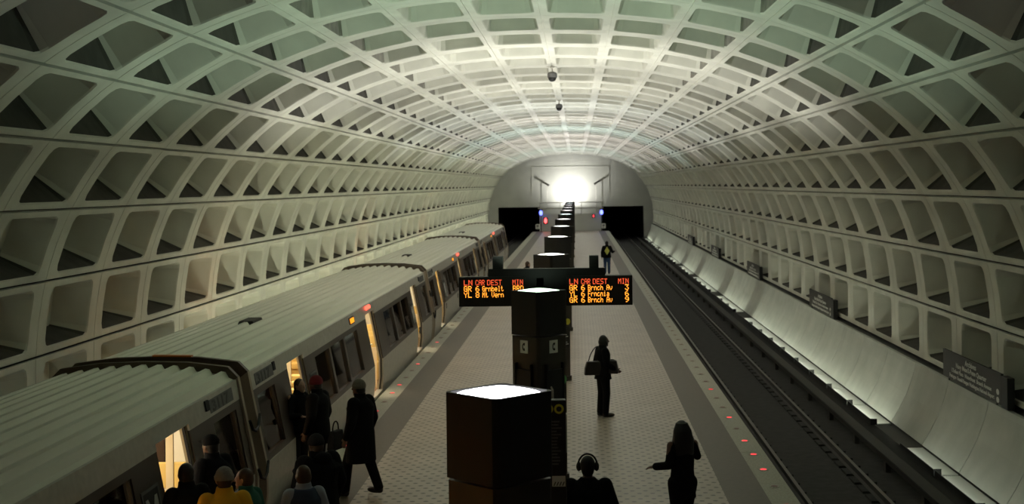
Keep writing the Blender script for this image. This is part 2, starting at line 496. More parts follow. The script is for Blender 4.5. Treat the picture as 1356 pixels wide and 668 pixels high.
# ------------------------------------------------------------------ uplight pylons
PYL = [10.85, 21.2, 32.05, 42.9, 53.7, 64.5, 75.3, 86.2, 97.0, 107.9, 118.7, 129.6]
ORD = ['nearest', 'second', 'third', 'fourth', 'fifth', 'sixth', 'seventh', 'eighth', 'ninth', 'tenth', 'eleventh', 'farthest']
LCOL = [(.97,.96,1.0), (.70,.95,.72), (1,.985,.90), (1,.98,.90), (.98,1,.98), (1,.96,.94), (.86,1,1), (1,.93,.93), (1,.95,.95), (1,.97,.97), (.9,1,.98), (1,1,1)]
LPOW = [90, 640, 1550, 1250, 1250, 1250, 1250, 1250, 1250, 1250, 1250, 1250]
DG = .465
def diamond(d, ch=.03): return [(-ch,-d+ch),(ch,-d+ch),(d-ch,-ch),(d-ch,ch),(ch,d-ch),(-ch,d-ch),(-d+ch,ch),(-d+ch,-ch)]
def pylon(i, y):
    d = DG if i else .455
    if i == 0: lab = 'nearest bronze platform pylon with a glowing lamp on top, large in the foreground'
    elif i == 1: lab = 'bronze platform pylon with two white telephone signs, in front of the departure board'
    elif i == 11: lab = 'farthest uplight pylon of the row, by the end wall'
    else: lab = '%s uplight pylon of the platform row, counted from the foreground' % ORD[i]
    t = thing('uplight_pylon', lab, 'lamp pylon', (XC - (.03 if i == 0 else 0), y, 0), 0, 'uplight pylons down the platform')
    bm = new_bm(); prism_z(bm, diamond(d + .02), 0, .12); prism_z(bm, diamond(d - .012), .12, 2.32); obj('shaft', bm, M['bronze2'], t)
    bm = new_bm()
    o = diamond(d); inn = diamond(d - .035); n = 8
    v = [[bm.verts.new((x, yy, z)) for x, yy in p] for p, z in ((inn, 2.34), (o, 2.34), (o, 3.03), (inn, 3.03), (diamond(d - .06), 2.95))]
    for a, b in zip(v, v[1:]):
        for k in range(n): bm.faces.new((a[k], a[(k+1) % n], b[(k+1) % n], b[k]))
    bm.faces.new(v[0][::-1]); bm.faces.new(v[-1])
    obj('lamp_hood', bm, M['blackmetal'], t)
    bm = new_bm(); rings = []
    N = 24
    for f, z in ((1.0, 2.975), (.98, 3.0), (.8, 3.03), (.45, 3.05)):
        ring = []
        for k in range(N):
            a = 2 * PI * k / N; rr = (d - .07) * f / ((abs(math.cos(a)) ** 1.25 + abs(math.sin(a)) ** 1.25) ** (1 / 1.25))
            ring.append(bm.verts.new((rr * math.cos(a), rr * math.sin(a), z)))
        rings.append(ring)
    for a, b in zip(rings, rings[1:]):
        for k in range(N): bm.faces.new((a[k], a[(k+1) % N], b[(k+1) % N], b[k]))
    bm.faces.new(rings[-1]); bm.faces.new(rings[0][::-1])
    obj('lamp_lens', bm, emit('lamp_lens_%d' % i, LCOL[i], [9, 3.5, 3.5, 4, 3, 3, 3, 3, 2.2, 1.6, 1.6, 1.6][i]), t, smooth=True)
    ld = bpy.data.lights.new('uplight', 'SPOT'); ld.energy = LPOW[i]; ld.color = LCOL[i]
    ld.spot_size = R(150); ld.spot_blend = .35; ld.shadow_soft_size = .15
    lo = bpy.data.objects.new('uplight', ld); C.objects.link(lo); lo.parent = t
    lo.location = (0, 0, 3.20); lo.rotation_euler = (PI, 0, PI / 4)
    return t
PT = [pylon(i, y) for i, y in enumerate(PYL)]

def face_obj(name, bm, mats, parent, u, z, side, out=.006, d=DG):
    """a mesh built in x (across), z (up), facing -y, hung on the left or right front face of a diamond pylon"""
    o = obj(name, bm, mats, parent)
    ang = side * PI / 4
    c = Vector((side * (d - .012) / 2, -(d - .012) / 2, 0)) + Vector((math.cos(ang), math.sin(ang), 0)) * u + Vector((side * out, -out, 0)) * .7
    o.location = (c.x, c.y, z); o.rotation_euler = (0, 0, ang); return o
def handset(bm, s):
    n = 12; outer = []; inner = []
    for k in range(n + 1):
        a = R(65 + 230 * k / n); fat = 1 + (.28 if k in (0, 1, n - 1, n) else 0)
        outer.append((.55 * s * math.cos(a) + .12 * s, s * .82 * math.sin(a))); rr = .62 if k not in (0, 1, n - 1, n) else .30
        inner.append((.55 * s * rr * math.cos(a) + .12 * s, s * .82 * rr * math.sin(a)))
    for k in range(n):
        q = [outer[k], outer[k+1], inner[k+1], inner[k]]
        prism_y(bm, q, -.012, -.004)
for side in (-1, 1):
    bm = new_bm(); box(bm, -.085, .085, -.006, .012, -.10, .10)
    s = face_obj('telephone_sign', bm, M['white_sign'], PT[1], 0, 2.16, side); s['label'] = 'white telephone sign'
    bm = new_bm(); handset(bm, .075); h = obj('handset_symbol', bm, M['ink'], s)
    bm = new_bm(); box(bm, -.17, .17, -.04, .0, .75, 1.80); box(bm, -.19, -.165, -.055, .01, .7, 1.9); box(bm, .165, .19, -.055, .01, .7, 1.9)
    face_obj('telephone_unit', bm, M['blackmetal'], PT[1], 0, 0, side, .0)
    bm = new_bm(); tube(bm, [(-.10, -.04, 1.3), (-.10, -.075, 1.34), (-.10, -.075, 1.50), (-.10, -.04, 1.54)], .018, 8)
    face_obj('telephone_handset', bm, M['steel'], PT[1], 0, 0, side, .0)
# coloured line discs and a station list on the right faces of the second and third pylons
for pi, zz in ((1, 1.62), (2, 1.42)):
    for u, mm, r_ in ((.02, M['yellow_dot'], .075), (.20, M['green_dot'] if pi == 1 else M['yellow_dot'], .075)):
        bm = new_bm(); n = 20
        prism_y(bm, [(r_ * math.cos(2*PI*k/n), r_ * math.sin(2*PI*k/n)) for k in range(n)], -.008, .006)
        face_obj('line_disc', bm, mm, PT[pi], u, zz, 1)
    bm = new_bm(); box(bm, -.05, .27, -.004, .01, -.62, -.12)
    lst = face_obj('station_list', bm, M['darkboard'], PT[pi], 0, zz, 1)
    bm = new_bm()
    for k in range(9):
        w = random.uniform(.12, .24); box(bm, -.02, -.02 + w, -.009, -.003, -.18 - k * .045, -.163 - k * .045)
    obj('printed_rows', bm, M['greytxt'], lst)

# standing line-map post just behind the nearest pylon
t = thing('map_post', 'narrow dark line-map post just right of and behind the nearest pylon', 'sign', (-.27, 14.0, 0))
bm = new_bm(); box(bm, -.13, .13, -.06, .06, 0, 2.45); obj('post_body', bm, M['darkboard'], t, bevel=.01)
for u in (-.05, .06):
    bm = new_bm(); n = 20; prism_y(bm, [(u + .05 * math.cos(2*PI*k/n), 2.36 + .05 * math.sin(2*PI*k/n)) for k in range(n)], -.072, -.058)
    o = obj('line_disc', bm, M['yellow_dot'], t)
    bm = new_bm(); prism_y(bm, [(u + .028 * math.cos(2*PI*k/n), 2.36 + .028 * math.sin(2*PI*k/n)) for k in range(n)], -.076, -.07); obj('disc_centre', bm, M['ink'], o)
bm = new_bm()
for k in range(14):
    z = 2.22 - k * .034; box(bm, -.02, -.02 + random.uniform(.05, .11), -.066, -.058, z, z + .014)
o = obj('printed_rows', bm, M['numgrey'], t)
bm = new_bm(); box(bm, -.02, .12, -.066, -.058, 1.55, 1.66); o = obj('notice_label', bm, M['white_sign'], t)
bm = new_bm()
for k in range(4): prism_y(bm, [(-.005 + k * .03, 1.56), (.005 + k * .03, 1.56), (.022 + k * .03, 1.60), (.012 + k * .03, 1.60)], -.072, -.064)
obj('hatching', bm, M['ink'], o)
bm = new_bm(); box(bm, .13, .142, -.05, .05, 1.9, 2.3); obj('side_panel', bm, M['greytxt'], t)

# ------------------------------------------------------------------ departure board (dot-matrix)
F = {'L':'10000 10000 10000 10000 10000 10000 11111','N':'10001 11001 10101 10101 10011 10001 10001','C':'01110 10001 10000 10000 10000 10001 01110',
'A':'01110 10001 10001 11111 10001 10001 10001','R':'11110 10001 10001 11110 10100 10010 10001','D':'11110 10001 10001 10001 10001 10001 11110',
'E':'11111 10000 10000 11110 10000 10000 11111','S':'01111 10000 10000 01110 00001 00001 11110','T':'11111 00100 00100 00100 00100 00100 00100',
'M':'10001 11011 10101 10101 10001 10001 10001','I':'01110 00100 00100 00100 00100 00100 01110','G':'01110 10001 10000 10111 10001 10001 01111',
'Y':'10001 10001 01010 00100 00100 00100 00100','B':'11110 10001 10001 11110 10001 10001 11110','F':'11111 10000 10000 11110 10000 10000 10000','V':'10001 10001 10001 10001 10001 01010 00100',
'6':'00110 01000 10000 11110 10001 10001 01110','8':'01110 10001 10001 01110 10001 10001 01110','3':'11111 00010 00100 00010 00001 10001 01110','9':'01110 10001 10001 01111 00001 00010 01100','1':'00100 01100 00100 00100 00100 00100 01110','5':'11111 10000 11110 00001 00001 10001 01110',
'r':'00000 00000 10110 11001 10000 10000 10000','n':'00000 00000 10110 11001 10001 10001 10001','b':'10000 10000 10110 11001 10001 10001 11110','e':'00000 00000 01110 10001 11111 10000 01110',
'l':'01100 00100 00100 00100 00100 00100 01110','t':'01000 01000 11100 01000 01000 01001 00110','c':'00000 00000 01110 10000 10000 10001 01110','h':'10000 10000 10110 11001 10001 10001 10001',
'v':'00000 00000 10001 10001 10001 01010 00100','o':'00000 00000 01110 10001 10001 10001 01110','i':'00100 00000 01100 00100 00100 00100 01110','a':'00000 00000 01110 00001 01111 10001 01111',' ':'00000 00000 00000 00000 00000 00000 00000'}
def led(bm, s, x, z, p):
    """dot-matrix text in the x-z plane facing -y; x left edge, z top edge, p dot pitch"""
    for ch in s:
        for r_, row in enumerate(F[ch].split()):
            for c_, b in enumerate(row):
                if b == '1':
                    xx = x + c_ * p; zz = z - r_ * p; e = p * .06
                    v = [bm.verts.new(q) for q in ((xx+e, 0, zz-p+e), (xx+p-e, 0, zz-p+e), (xx+p-e, 0, zz-e), (xx+e, 0, zz-e))]; bm.faces.new(v)
        x += 6 * p
DY = 22.0
def px2x(px, y=DY): return (px - 763.4) * y / 1770
def px2z(py, y=DY): return H0 - (py - 244.5) * y / 1770
t = thing('departure_board', 'black twin departure board with glowing amber train times above the platform', 'display sign', (XC, DY, 0))
xl0, xl1, xr0, xr1 = px2x(606) - XC, px2x(694) - XC, px2x(748) - XC, px2x(836) - XC
zt, zb = px2z(365.5), px2z(405)
for x0, x1, rows in ((xl0, xl1, (('LN CAR DEST', 'MIN'), ('GR 6 Grnbelt', 'BRD'), ('YL 8 Mt Vern', ''))),
                     (xr0, xr1, (('LN CAR DEST', 'MIN'), ('GR 6 Brnch Av', '3'), ('YL 6 Frncnia', '6'), ('GR 6 Brnch Av', '9')))):
    bm = new_bm(); box(bm, x0, x1, 0, .16, zb, zt); o = obj('display_case', bm, M['blackmetal'], t, bevel=.01)
    bm = new_bm(); box(bm, x0 + .02, x1 - .02, -.004, .002, zb + .02, zt - .02); scr = obj('screen', bm, M['darkboard'], o)
    wz = (zt - zb - .09) / 4; U = DY / 1770; off = 2.2 if x0 == xl0 else 0
    for k, (a, b) in enumerate(rows):
        bm = new_bm(); z = zt - .05 - k * wz; c0, c1, c2 = a.split(' ', 2)
        cols = ((c0, 4.5, 6.2), (c1, 20, 4.3), (c2, 35.5, 5.0), (b, 69, 4.9)) if k == 0 else ((c0, 4.5, 5.6), (c1, 20, 6.0), (c2, 29, 4.1), (b, 78 if len(b) == 1 else 69.5, 6.0 if len(b) == 1 else 4.9))
        for s_, xp, cp in cols:
            n0 = len(bm.verts); led(bm, s_, x0 + (xp + off) * U, z, cp * U / 6); bm.verts.ensure_lookup_table()
            for v in bm.verts[n0:]: v.co.z = z + (v.co.z - z) * (wz / 7.8) / (cp * U / 6); v.co.y = -.008
        obj('lit_text_row', bm, M['e_led'] if k else M['e_ledred'], o)
bm = new_bm(); box(bm, px2x(645) - XC, px2x(800) - XC, .02, .14, px2z(368), px2z(355.5)); box(bm, xl1 - .01, xr0 + .01, .03, .13, px2z(385), px2z(368))
obj('crossbar', bm, M['blackmetal'], t)
for a, b in ((651, 664.5), (779, 791.5)):
    bm = new_bm(); box(bm, px2x(a) - XC, px2x(b) - XC, .0, .2, px2z(356), px2z(339)); box(bm, px2x(a) - XC + .03, px2x(b) - XC - .03, -.006, .004, px2z(353), px2z(342)); obj('speaker_box', bm, M['blackmetal'], t, bevel=.01)
bm = new_bm(); box(bm, -.06, .06, .03, .15, 0, px2z(367)); box(bm, -.16, .16, -.02, .2, 0, .02); obj('post', bm, M['bronze2'], t)

# ------------------------------------------------------------------ station name signs on the right wall
SIGNLAB = ['nearest station name sign on the right wall, large at the right edge', 'second station name sign along the right wall', 'third station name sign along the right wall', 'fourth station name sign along the right wall', 'fifth, farthest legible station name sign on the right wall']
for k in range(5):
    y0 = 24.45 + 16.26 * k; L = 3.85; x = XC + 8.36
    t = thing('station_sign', SIGNLAB[k], 'sign', (x, y0, .54), 0, 'station name signs on the right wall')
    bm = new_bm(); box(bm, -.02, .03, 0, L, .03, .60); obj('sign_board', bm, M['darkboard'], t)
    bm = new_bm(); box(bm, -.04, .10, -.42, -.06, 0, .58); obj('end_box', bm, M['blackmetal'], t, bevel=.01)
    bm = new_bm(); box(bm, .0, .02, .3, .36, -.05, .05); box(bm, .0, .02, L - .36, L - .3, -.05, .05); obj('bracket', bm, M['blackmetal'], t)
    for q, (s, sz, z) in enumerate((("Archives", .155, .45), ("Navy Mem'l-Penn Quarter", .14, .325), ("L'Enfant Plaza  Waterfront  Branch Avenue", .115, .205), ("Pentagon  Ronald Reagan Washington National Airport", .11, .085))):
        st = (1.35, 1.35, 1.32, 1.20)[q]
        put_text('lettering', s, sz, M['greytxt'], t, (-.024, L / 2 - .05, z), (0, -1, 0), align='CENTER', bold=.002, stretch=st)
    for z in (.245, .10):
        bm = new_bm(); n = 18; vs = [bm.verts.new((-.024, .18 + .085 * math.cos(2*PI*j/n), z + .055 * math.sin(2*PI*j/n))) for j in range(n)]; bm.faces.new(vs)
        obj('line_disc', bm, M['greytxt'], t)

# ------------------------------------------------------------------ hanging cameras under the crown
for y, lab in ((36.0, 'nearer hanging grey dome camera under the vault crown'), (50.3, 'farther hanging grey dome camera under the vault crown')):
    t = thing('dome_camera', lab, 'camera', (XC, y, 7.88), 0, 'cameras under the vault')
    bm = new_bm(); lathe(bm, [(.06, 0), (.06, -.03), (.02, -.03), (.02, -.13), (.03, -.13)], n=12); obj('bracket', bm, M['steel'], t)
    bm = new_bm(); lathe(bm, [(.03, -.13), (.10, -.15), (.13, -.19), (.13, -.28), (.12, -.29)], n=16); obj('housing', bm, M['numgrey'], t)
    bm = new_bm(); lathe(bm, [(.115, -.29), (.10, -.34), (.07, -.38), (.03, -.40)], n=16); obj('dome', bm, M['ink'], t, smooth=True)

# ------------------------------------------------------------------ lamps and fittings by the end wall
def on_wall(px, py, y): return ((px - 763.4) * y / 1770, H0 - (py - 244.5) * y / 1770)
for px, side in ((716, 'left'), (796, 'right')):
    x, z = on_wall(px, 281.5, PY1)
    t = thing('blue_light', 'blue emergency lamp on a post beside the %s tunnel mouth' % side, 'lamp', (x, PY1 - .4, 0))
    bm = new_bm(); tube(bm, [(0, 0, 0), (0, 0, z + .35)], .04, 8); box(bm, -.2, .2, -.05, .05, z + .3, z + .36); obj('post', bm, M['bronze'], t)
    bm = new_bm(); ball(bm, (0, -.12, z), (.17, .12, .24)); obj('lamp_globe', bm, M['e_blue'], t, smooth=True)
    x2, z2 = on_wall(711.5 if side == 'left' else 798.5, 299.5, PY1)
    t = thing('notice_sign', 'small pale notice sign at the %s platform corner by the tunnel' % side, 'sign', (x2, PY1 - .6, 0))
    bm = new_bm(); box(bm, -.21, .21, -.02, .02, z2 - .24, z2 + .24); b = obj('sign_plate', bm, M['white_sign'], t)
    bm = new_bm(); box(bm, -.12, .12, -.03, -.018, z2 - .02, z2 + .14); box(bm, -.1, .1, -.03, -.018, z2 - .16, z2 - .1); obj('symbol', bm, M['numgrey'], b)
    bm = new_bm(); tube(bm, [(0, .04, 0), (0, .04, z2 + .2)], .035, 8); obj('post', bm, M['bronze'], t)
    x3, z3 = on_wall(722 if side == 'left' else 785.5, 292 if side == 'left' else 286.5, PY1)
    t = thing('signal_lamp', 'red signal lamp on the end parapet towards the %s tunnel' % side, 'lamp', (x3, PY1 - .05, z3))
    w = .16 if side == 'left' else .09
    bm = new_bm(); box(bm, -w - .07, w + .07, -.05, .05, -w * 2.0, w * 2.0); obj('housing', bm, M['bronze'], t)
    bm = new_bm(); ball(bm, (0, -.05, 0), (w, .07, w * 1.7)); obj('lens', bm, M['e_red'] if side == 'right' else emit('red_sign_lamp', (1, .05, .05), 7), t, smooth=True)
    x4, z4 = on_wall(724.5 if side == 'left' else 789, 243 if side == 'left' else 242, YEND)
    sx = -1 if side == 'left' else 1
    t = thing('floodlight', 'angled floodlight on a thin pole against the end wall, %s of its bright patch' % side, 'lamp', (x4, YEND - .5, 0))
    bm = new_bm(); tube(bm, [(0, 0, -1.2), (0, 0, z4 - .1)], .03, 8); obj('pole', bm, M['steel'], t)
    bm = new_bm(); tube(bm, [(-sx * .2, 0, z4 - .2), (sx * .42, 0, z4 + .2)], .10, 10); obj('lamp_head', bm, M['railside'], t)
t = thing('uplight', 'short dark uplight behind the end parapet washing the end wall with a bright patch', 'lamp', (XC, 137.75, 0))
bm = new_bm(); prism_z(bm, diamond(.40), -1.2, 2.85); obj('shaft', bm, M['blackmetal'], t)
bm = new_bm(); lathe(bm, [(.27, 2.85), (.27, 2.88), (.1, 2.93)], n=16); obj('lamp_lens', bm, emit('wall_wash_lens', (1, .99, .95), 3), t)
ld = bpy.data.lights.new('wall_wash', 'SPOT'); ld.energy = 1200; ld.color = (1, .99, .95); ld.spot_size = R(165); ld.spot_blend = 1; ld.shadow_soft_size = .15
lo = bpy.data.objects.new('wall_wash', ld); C.objects.link(lo); lo.parent = t; lo.location = (0, 0, 3.25)
lo.rotation_euler = Vector((0, 2.4, 1.9)).to_track_quat('-Z', 'Y').to_euler()
t = thing('guard_rail', 'pipe guard rail crossing the end wall between the tunnel mouths', 'railing', (XC, YEND - 1.5, 0))
for z in (2.25, 2.85):
    bm = new_bm(); tube(bm, [(-3.4, 0, z), (3.4, 0, z)], .05, 8); obj('rail', bm, M['steel'], t)
for x in (-3.2, -1.1, 1.1, 3.2):
    bm = new_bm(); tube(bm, [(x, 0, -1.2), (x, 0, 2.95)], .04, 8); obj('post', bm, M['steel'], t)

# ------------------------------------------------------------------ red lights in the platform edge
def edge_light(sg, lit, lab, grp, loc):
    t = thing('platform_edge_light', lab, 'light', loc, 0, grp)
    bm = new_bm(); lathe(bm, [(.085, 0), (.085, .006), (.06, .008)], n=16); obj('rim', bm, M['granite'], t)
    bm = new_bm(); lathe(bm, [(.055, .006), (.05, .012), (.025, .016)], n=14); obj('lens', bm, M['e_red'] if lit else M['red_off'], t)
    return t
for sg, side in ((-1, 'left, train-side'), (1, 'right, empty-track')):
    P0 = {}
    for k in range(42):
        y = 13.3 + 1.22 * k; loc = (XC + sg * (HW - .22), y, 0)
        lit = (k in (1, 2, 4, 5, 7, 8, 9, 11, 12, 14, 15, 18, 22)) if sg < 0 else (k in (3, 5, 7, 8, 9, 11, 14))
        lab = ('small round red lamp glowing in the granite of the %s platform edge' if lit else 'small round unlit lamp set in the granite of the %s platform edge') % side
        grp = ('glowing' if lit else 'unlit') + ' edge lamps, %s side' % side.split(',')[0]
        if lit not in P0: P0[lit] = edge_light(sg, lit, lab, grp, loc)
        else: dup(P0[lit], loc)
# ------------------------------------------------------------------ the train
CX, CL, CY0 = -6.07, 22.86, 19.22
BL = 22.40                                  # body length, the rest is the gap between cars
SIDE = [(1.44, -.55), (1.50, -.05), (1.54, .30), (1.54, .71), (1.335, 1.76), (1.285, 2.03)]
def su(z):
    for (u0, z0), (u1, z1) in zip(SIDE, SIDE[1:]):
        if z <= z1: return u0 + (u1 - u0) * (z - z0) / (z1 - z0)
    return SIDE[-1][0]
def slab(bm, sg, y0, y1, z0, z1, th=.12, off=0.0, mi=0):
    zs = [z0] + [z for _, z in SIDE if z0 + .001 < z < z1 - .001] + [z1]
    pts = [(sg * (su(z) + off), z) for z in zs] + [(sg * (su(z) + off - th), z) for z in zs[::-1]]
    prism_y(bm, pts, y0, y1, mi)
DOORS = (3.15, BL / 2, BL - 3.15)
DW = .64
def intervals():
    e = [0.0]
    for d in DOORS: e += [d - DW, d + DW]
    e.append(BL); return list(zip(e[0::2], e[1::2]))
WIN = [[(.38, 1.50)], [(4.70, 6.05), (6.22, 7.57), (7.74, 9.25)], [(BL - 9.25, BL - 7.74), (BL - 7.57, BL - 6.22), (BL - 6.05, BL - 4.70)], [(BL - 1.50, BL - .38)]]
WZ0, WZ1, ZB0, ZB1, DTOP = .80, 1.66, .71, 1.76, 1.84
def make_car(label):
    t = thing('metro_car', label, 'train car', (CX, CY0, 0), 0, 'cars of the stopped train')
    # roof with long ribs
    zr = lambda u: 2.185 - .15 * (u / 1.28) ** 2
    prof = [(-1.27, zr(-1.27) - .02)]
    for k in range(-5, 6):
        u = k * .222
        for du, dz in ((-.075, 0), (-.03, .07), (.03, .07), (.075, 0)): prof.append((u + du, zr(u + du) + dz))
    prof.append((1.27, zr(1.27) - .02))
    pts = [(-1.285, 2.03)] + prof + [(1.285, 2.03), (1.15, 1.95), (-1.15, 1.95)]
    bm = new_bm(); prism_y(bm, pts, .10, BL - .10); obj('roof', bm, M['roof'], t)
    bm = new_bm(); prism_y(bm, [(-.17, 2.17), (.17, 2.17), (.12, 2.27), (-.12, 2.27)], 5.2, 5.9); obj('roof_vent', bm, M['railside'], t)
    for y0, y1 in ((0, .10), (BL - .10, BL)):     # raised frame round each end of the body
        o = [(sg_u, z) for sg_u, z in [(-su(z) - .03, z) for z in (-.3, .3, .71, 1.76)] + [(-1.31, 2.06), (-1.17, 2.205), (-.6, 2.275), (0, 2.29), (.6, 2.275), (1.17, 2.205), (1.31, 2.06)] + [(su(z) + .03, z) for z in (1.76, .71, .3, -.3)]]
        bm = new_bm(); n = len(o); inn = [(u * .90, z - .10) for u, z in o]
        for i in range(4, 10): prism_y(bm, [o[i], o[i+1], inn[i+1], inn[i]], y0, y1)
        bmesh.ops.remove_doubles(bm, verts=bm.verts[:], dist=.0005); obj('roof_rim', bm, M['rim'], t)
        for rg in ((0, 4), (10, n - 1)):
            bm = new_bm()
            for i in range(*rg): prism_y(bm, [o[i], o[i+1], inn[i+1], inn[i]], y0, y1)
            bmesh.ops.remove_doubles(bm, verts=bm.verts[:], dist=.0005); obj('corner_post', bm, M['beige'], t)
        bm = new_bm(); ye0, ye1 = (y0 + .04, y0 + .09) if y0 == 0 else (y1 - .09, y1 - .04)
        prism_y(bm, [(-1.36, -.4), (-1.36, .71), (-1.18, 1.9), (1.18, 1.9), (1.36, .71), (1.36, -.4)], ye0, ye1); obj('end_wall', bm, M['brown'], t)
        yl0, yl1 = (ye1 + .01, ye1 + .03) if y0 == 0 else (ye0 - .03, ye0 - .01)
        bm = new_bm(); box(bm, -1.3, -.42, yl0, yl1, 0, 1.9); prism_y(bm, [(.30, 0), (1.40, 0), (1.42, .71), (1.19, 1.9), (.30, 1.9)], yl0, yl1); box(bm, -.42, .30, yl0, yl1, 1.7, 1.9); box(bm, -.42, .30, yl0, yl1, 0, .8); obj('bulkhead_lining', bm, M['ivory'], t)
        bm = new_bm(); box(bm, -.40, .28, yl0 + .005, yl1 - .005, .8, 1.7); obj('end_door_window', bm, M['brown'], t)
    for sg in (1, -1):
        opening = sg > 0
        ivs = intervals() if opening else [(0.0, BL)]
        # silver lower panels and fascia
        for a, b in ivs:
            bm = new_bm(); slab(bm, sg, max(a, .1), min(b, BL - .1), -.45, ZB0); obj('side_panel', bm, M['steel'], t, bevel=.006)
        bm = new_bm(); slab(bm, sg, .1, BL - .1, DTOP, 2.03)
        for a, b in ivs: slab(bm, sg, max(a, .1), min(b, BL - .1), ZB1, DTOP)
        obj('fascia', bm, M['steel'], t)
        # brown band with window openings
        for i, (a, b) in enumerate(intervals()):
            aa, bb = max(a, .1), min(b, BL - .1)
            bm = new_bm(); cur = aa
            for w0, w1 in WIN[i]:
                slab(bm, sg, cur, w0, WZ0, WZ1, .11, -.004); cur = w1
                g = new_bm(); slab(g, sg, w0 - .02, w1 + .02, WZ0 - .02, WZ1 + .02, .012, -.045); go = obj('window_pane', g, M['tint'], t)
                g = new_bm(); slab(g, sg, w0, w0 + .03, WZ0, WZ1, .03, -.02); obj('rubber_seal', g, M['rubber'], go)
                g = new_bm(); slab(g, sg, w1 - .03, w1, WZ0, WZ1, .03, -.02); obj('rubber_seal', g, M['rubber'], go)
            slab(bm, sg, cur, bb, WZ0, WZ1, .11, -.004)
            slab(bm, sg, aa, bb, ZB0, WZ0, .11, -.004); slab(bm, sg, aa, bb, WZ1, ZB1, .11, -.004)
            obj('window_band', bm, M['brown'], t)
        for d in DOORS:
            if opening:
                for q in (-1, 1):
                    bm = new_bm(); y0, y1 = sorted((d + q * (DW - .05), d + q * (DW + .001)))
                    slab(bm, sg, y0, y1, .0, DTOP, .05, -.03); dr = obj('door', bm, M['jamb'], t)
                    bm = new_bm(); ye = d + q * (DW - .05); y0, y1 = sorted((ye, ye - q * .02)); slab(bm, sg, y0, y1, .0, DTOP, .035, -.037); obj('rubber_edge', bm, M['rubber'], dr)
                    bm = new_bm(); y0, y1 = sorted((d + q * (DW - .025), d + q * (DW - .0))); slab(bm, sg, y0, y1, -.02, DTOP, .03, -.09); obj('door_post', bm, M['jamb'], t)
                bm = new_bm(); slab(bm, sg, d - DW, d + DW, -.06, -.005, .14, .02); obj('door_sill', bm, M['steel'], t)
            else:
                for q in (-1, 1):
                    bm = new_bm(); y0, y1 = sorted((d, d + q * (DW - .01))); slab(bm, sg, y0, y1, ZB0 + .0, WZ1, .05, -.03); obj('closed_door', bm, M['brown'], t)
        # small fittings
        bm = new_bm(); d = BL / 2 - 2.65 if opening else BL / 2 + 1.9
        slab(bm, sg, d, d + .55, 1.83, 1.97, .05, .018); am = obj('amber_lamp_frame', bm, M['rubber'], t)
        bm = new_bm(); slab(bm, sg, d + .05, d + .5, 1.85, 1.95, .03, .024); obj('amber_lamp_lens', bm, M['e_amber'] if opening else M['e_amberhot'], am)
        if opening:
            bm = new_bm()
            for q in (-.16, .16): ball(bm, (su(1.98) + .03, BL / 2 + q - .25, 1.98), (.035, .09, .05), 10)
            obj('door_open_lamp', bm, M['e_redhot'], t, smooth=True)
            for y in (1.55, BL - 1.75):
                bm = new_bm(); slab(bm, sg, y, y + .14, 1.86, 1.99, .03, .02); obj('marker_lamp', bm, M['rubber'], t)
            for y in (8.3, 19.0, 3.95):
                bm = new_bm(); slab(bm, sg, y, y + .12, .48, .66, .03, .01); obj('release_handle', bm, M['rubber'], t)
            for y, al in ((.42, 1), (BL - 1.55, -1)):
                bm = new_bm(); slab(bm, sg, y, y + 1.13, 1.80, 1.97, .03, .006); pl = obj('number_plate', bm, M['numgrey'], t)
                z = 1.815; uu = su(z) + .009
                put_text('car_number', '3117', .20, mat('plate_numerals', (.06, .06, .06), .6) if 'plate_numerals' not in bpy.data.materials else bpy.data.materials['plate_numerals'], pl, (sg * uu, y + .10, z), (0, 1, 0), (su(1.97) - su(1.8), 0, .17), stretch=2.0, bold=.004)
            for y in (4.0, BL - 4.55):          # letter plaque beside the end doors
                bm = new_bm(); slab(bm, sg, y, y + .56, .86, 1.46, .02, .006)
                pl = obj('letter_plaque', bm, M['ink'], t)
                bm = new_bm(); slab(bm, sg, y, y + .56, 1.43, 1.46, .02, .012); slab(bm, sg, y, y + .56, .86, .885, .02, .012); slab(bm, sg, y, y + .03, .86, 1.46, .02, .012); slab(bm, sg, y + .53, y + .56, .86, 1.46, .02, .012)
                obj('plaque_border', bm, M['numgrey'], pl)
                z = .90; sl = su(1.46) - su(.86)
                put_text('plaque_letter', 'M', .66, M['greytxt'], pl, (sg * (su(z) + .014), y + .055, z), (0, 1, 0), (sl, 0, .60), stretch=.82, bold=.02)
    # interior
    bm = new_bm(); cur = .1
    for w0, w1 in [w_ for l_ in WIN for w_ in l_]:
        slab(bm, -1, cur, w0, WZ0, WZ1, .012, -.125); cur = w1
    slab(bm, -1, cur, BL - .1, WZ0, WZ1, .012, -.125); slab(bm, -1, .1, BL - .1, 0, WZ0, .012, -.125); slab(bm, -1, .1, BL - .1, WZ1, 1.90, .012, -.125)
    obj('wall_lining', bm, M['cream'], t)
    bm = new_bm(); box(bm, -1.45, 1.40, .1, BL - .1, -.14, -.01); obj('interior_floor', bm, M['carpet'], t)
    bm = new_bm(); box(bm, -1.15, 1.15, .1, BL - .1, 1.90, 1.94); obj('interior_ceiling', bm, M['cream'], t)
    for u in (-.62, .62):
        bm = new_bm(); box(bm, u - .11, u + .11, .6, BL - .6, 1.865, 1.895); obj('ceiling_lamp', bm, M['e_train'], t)
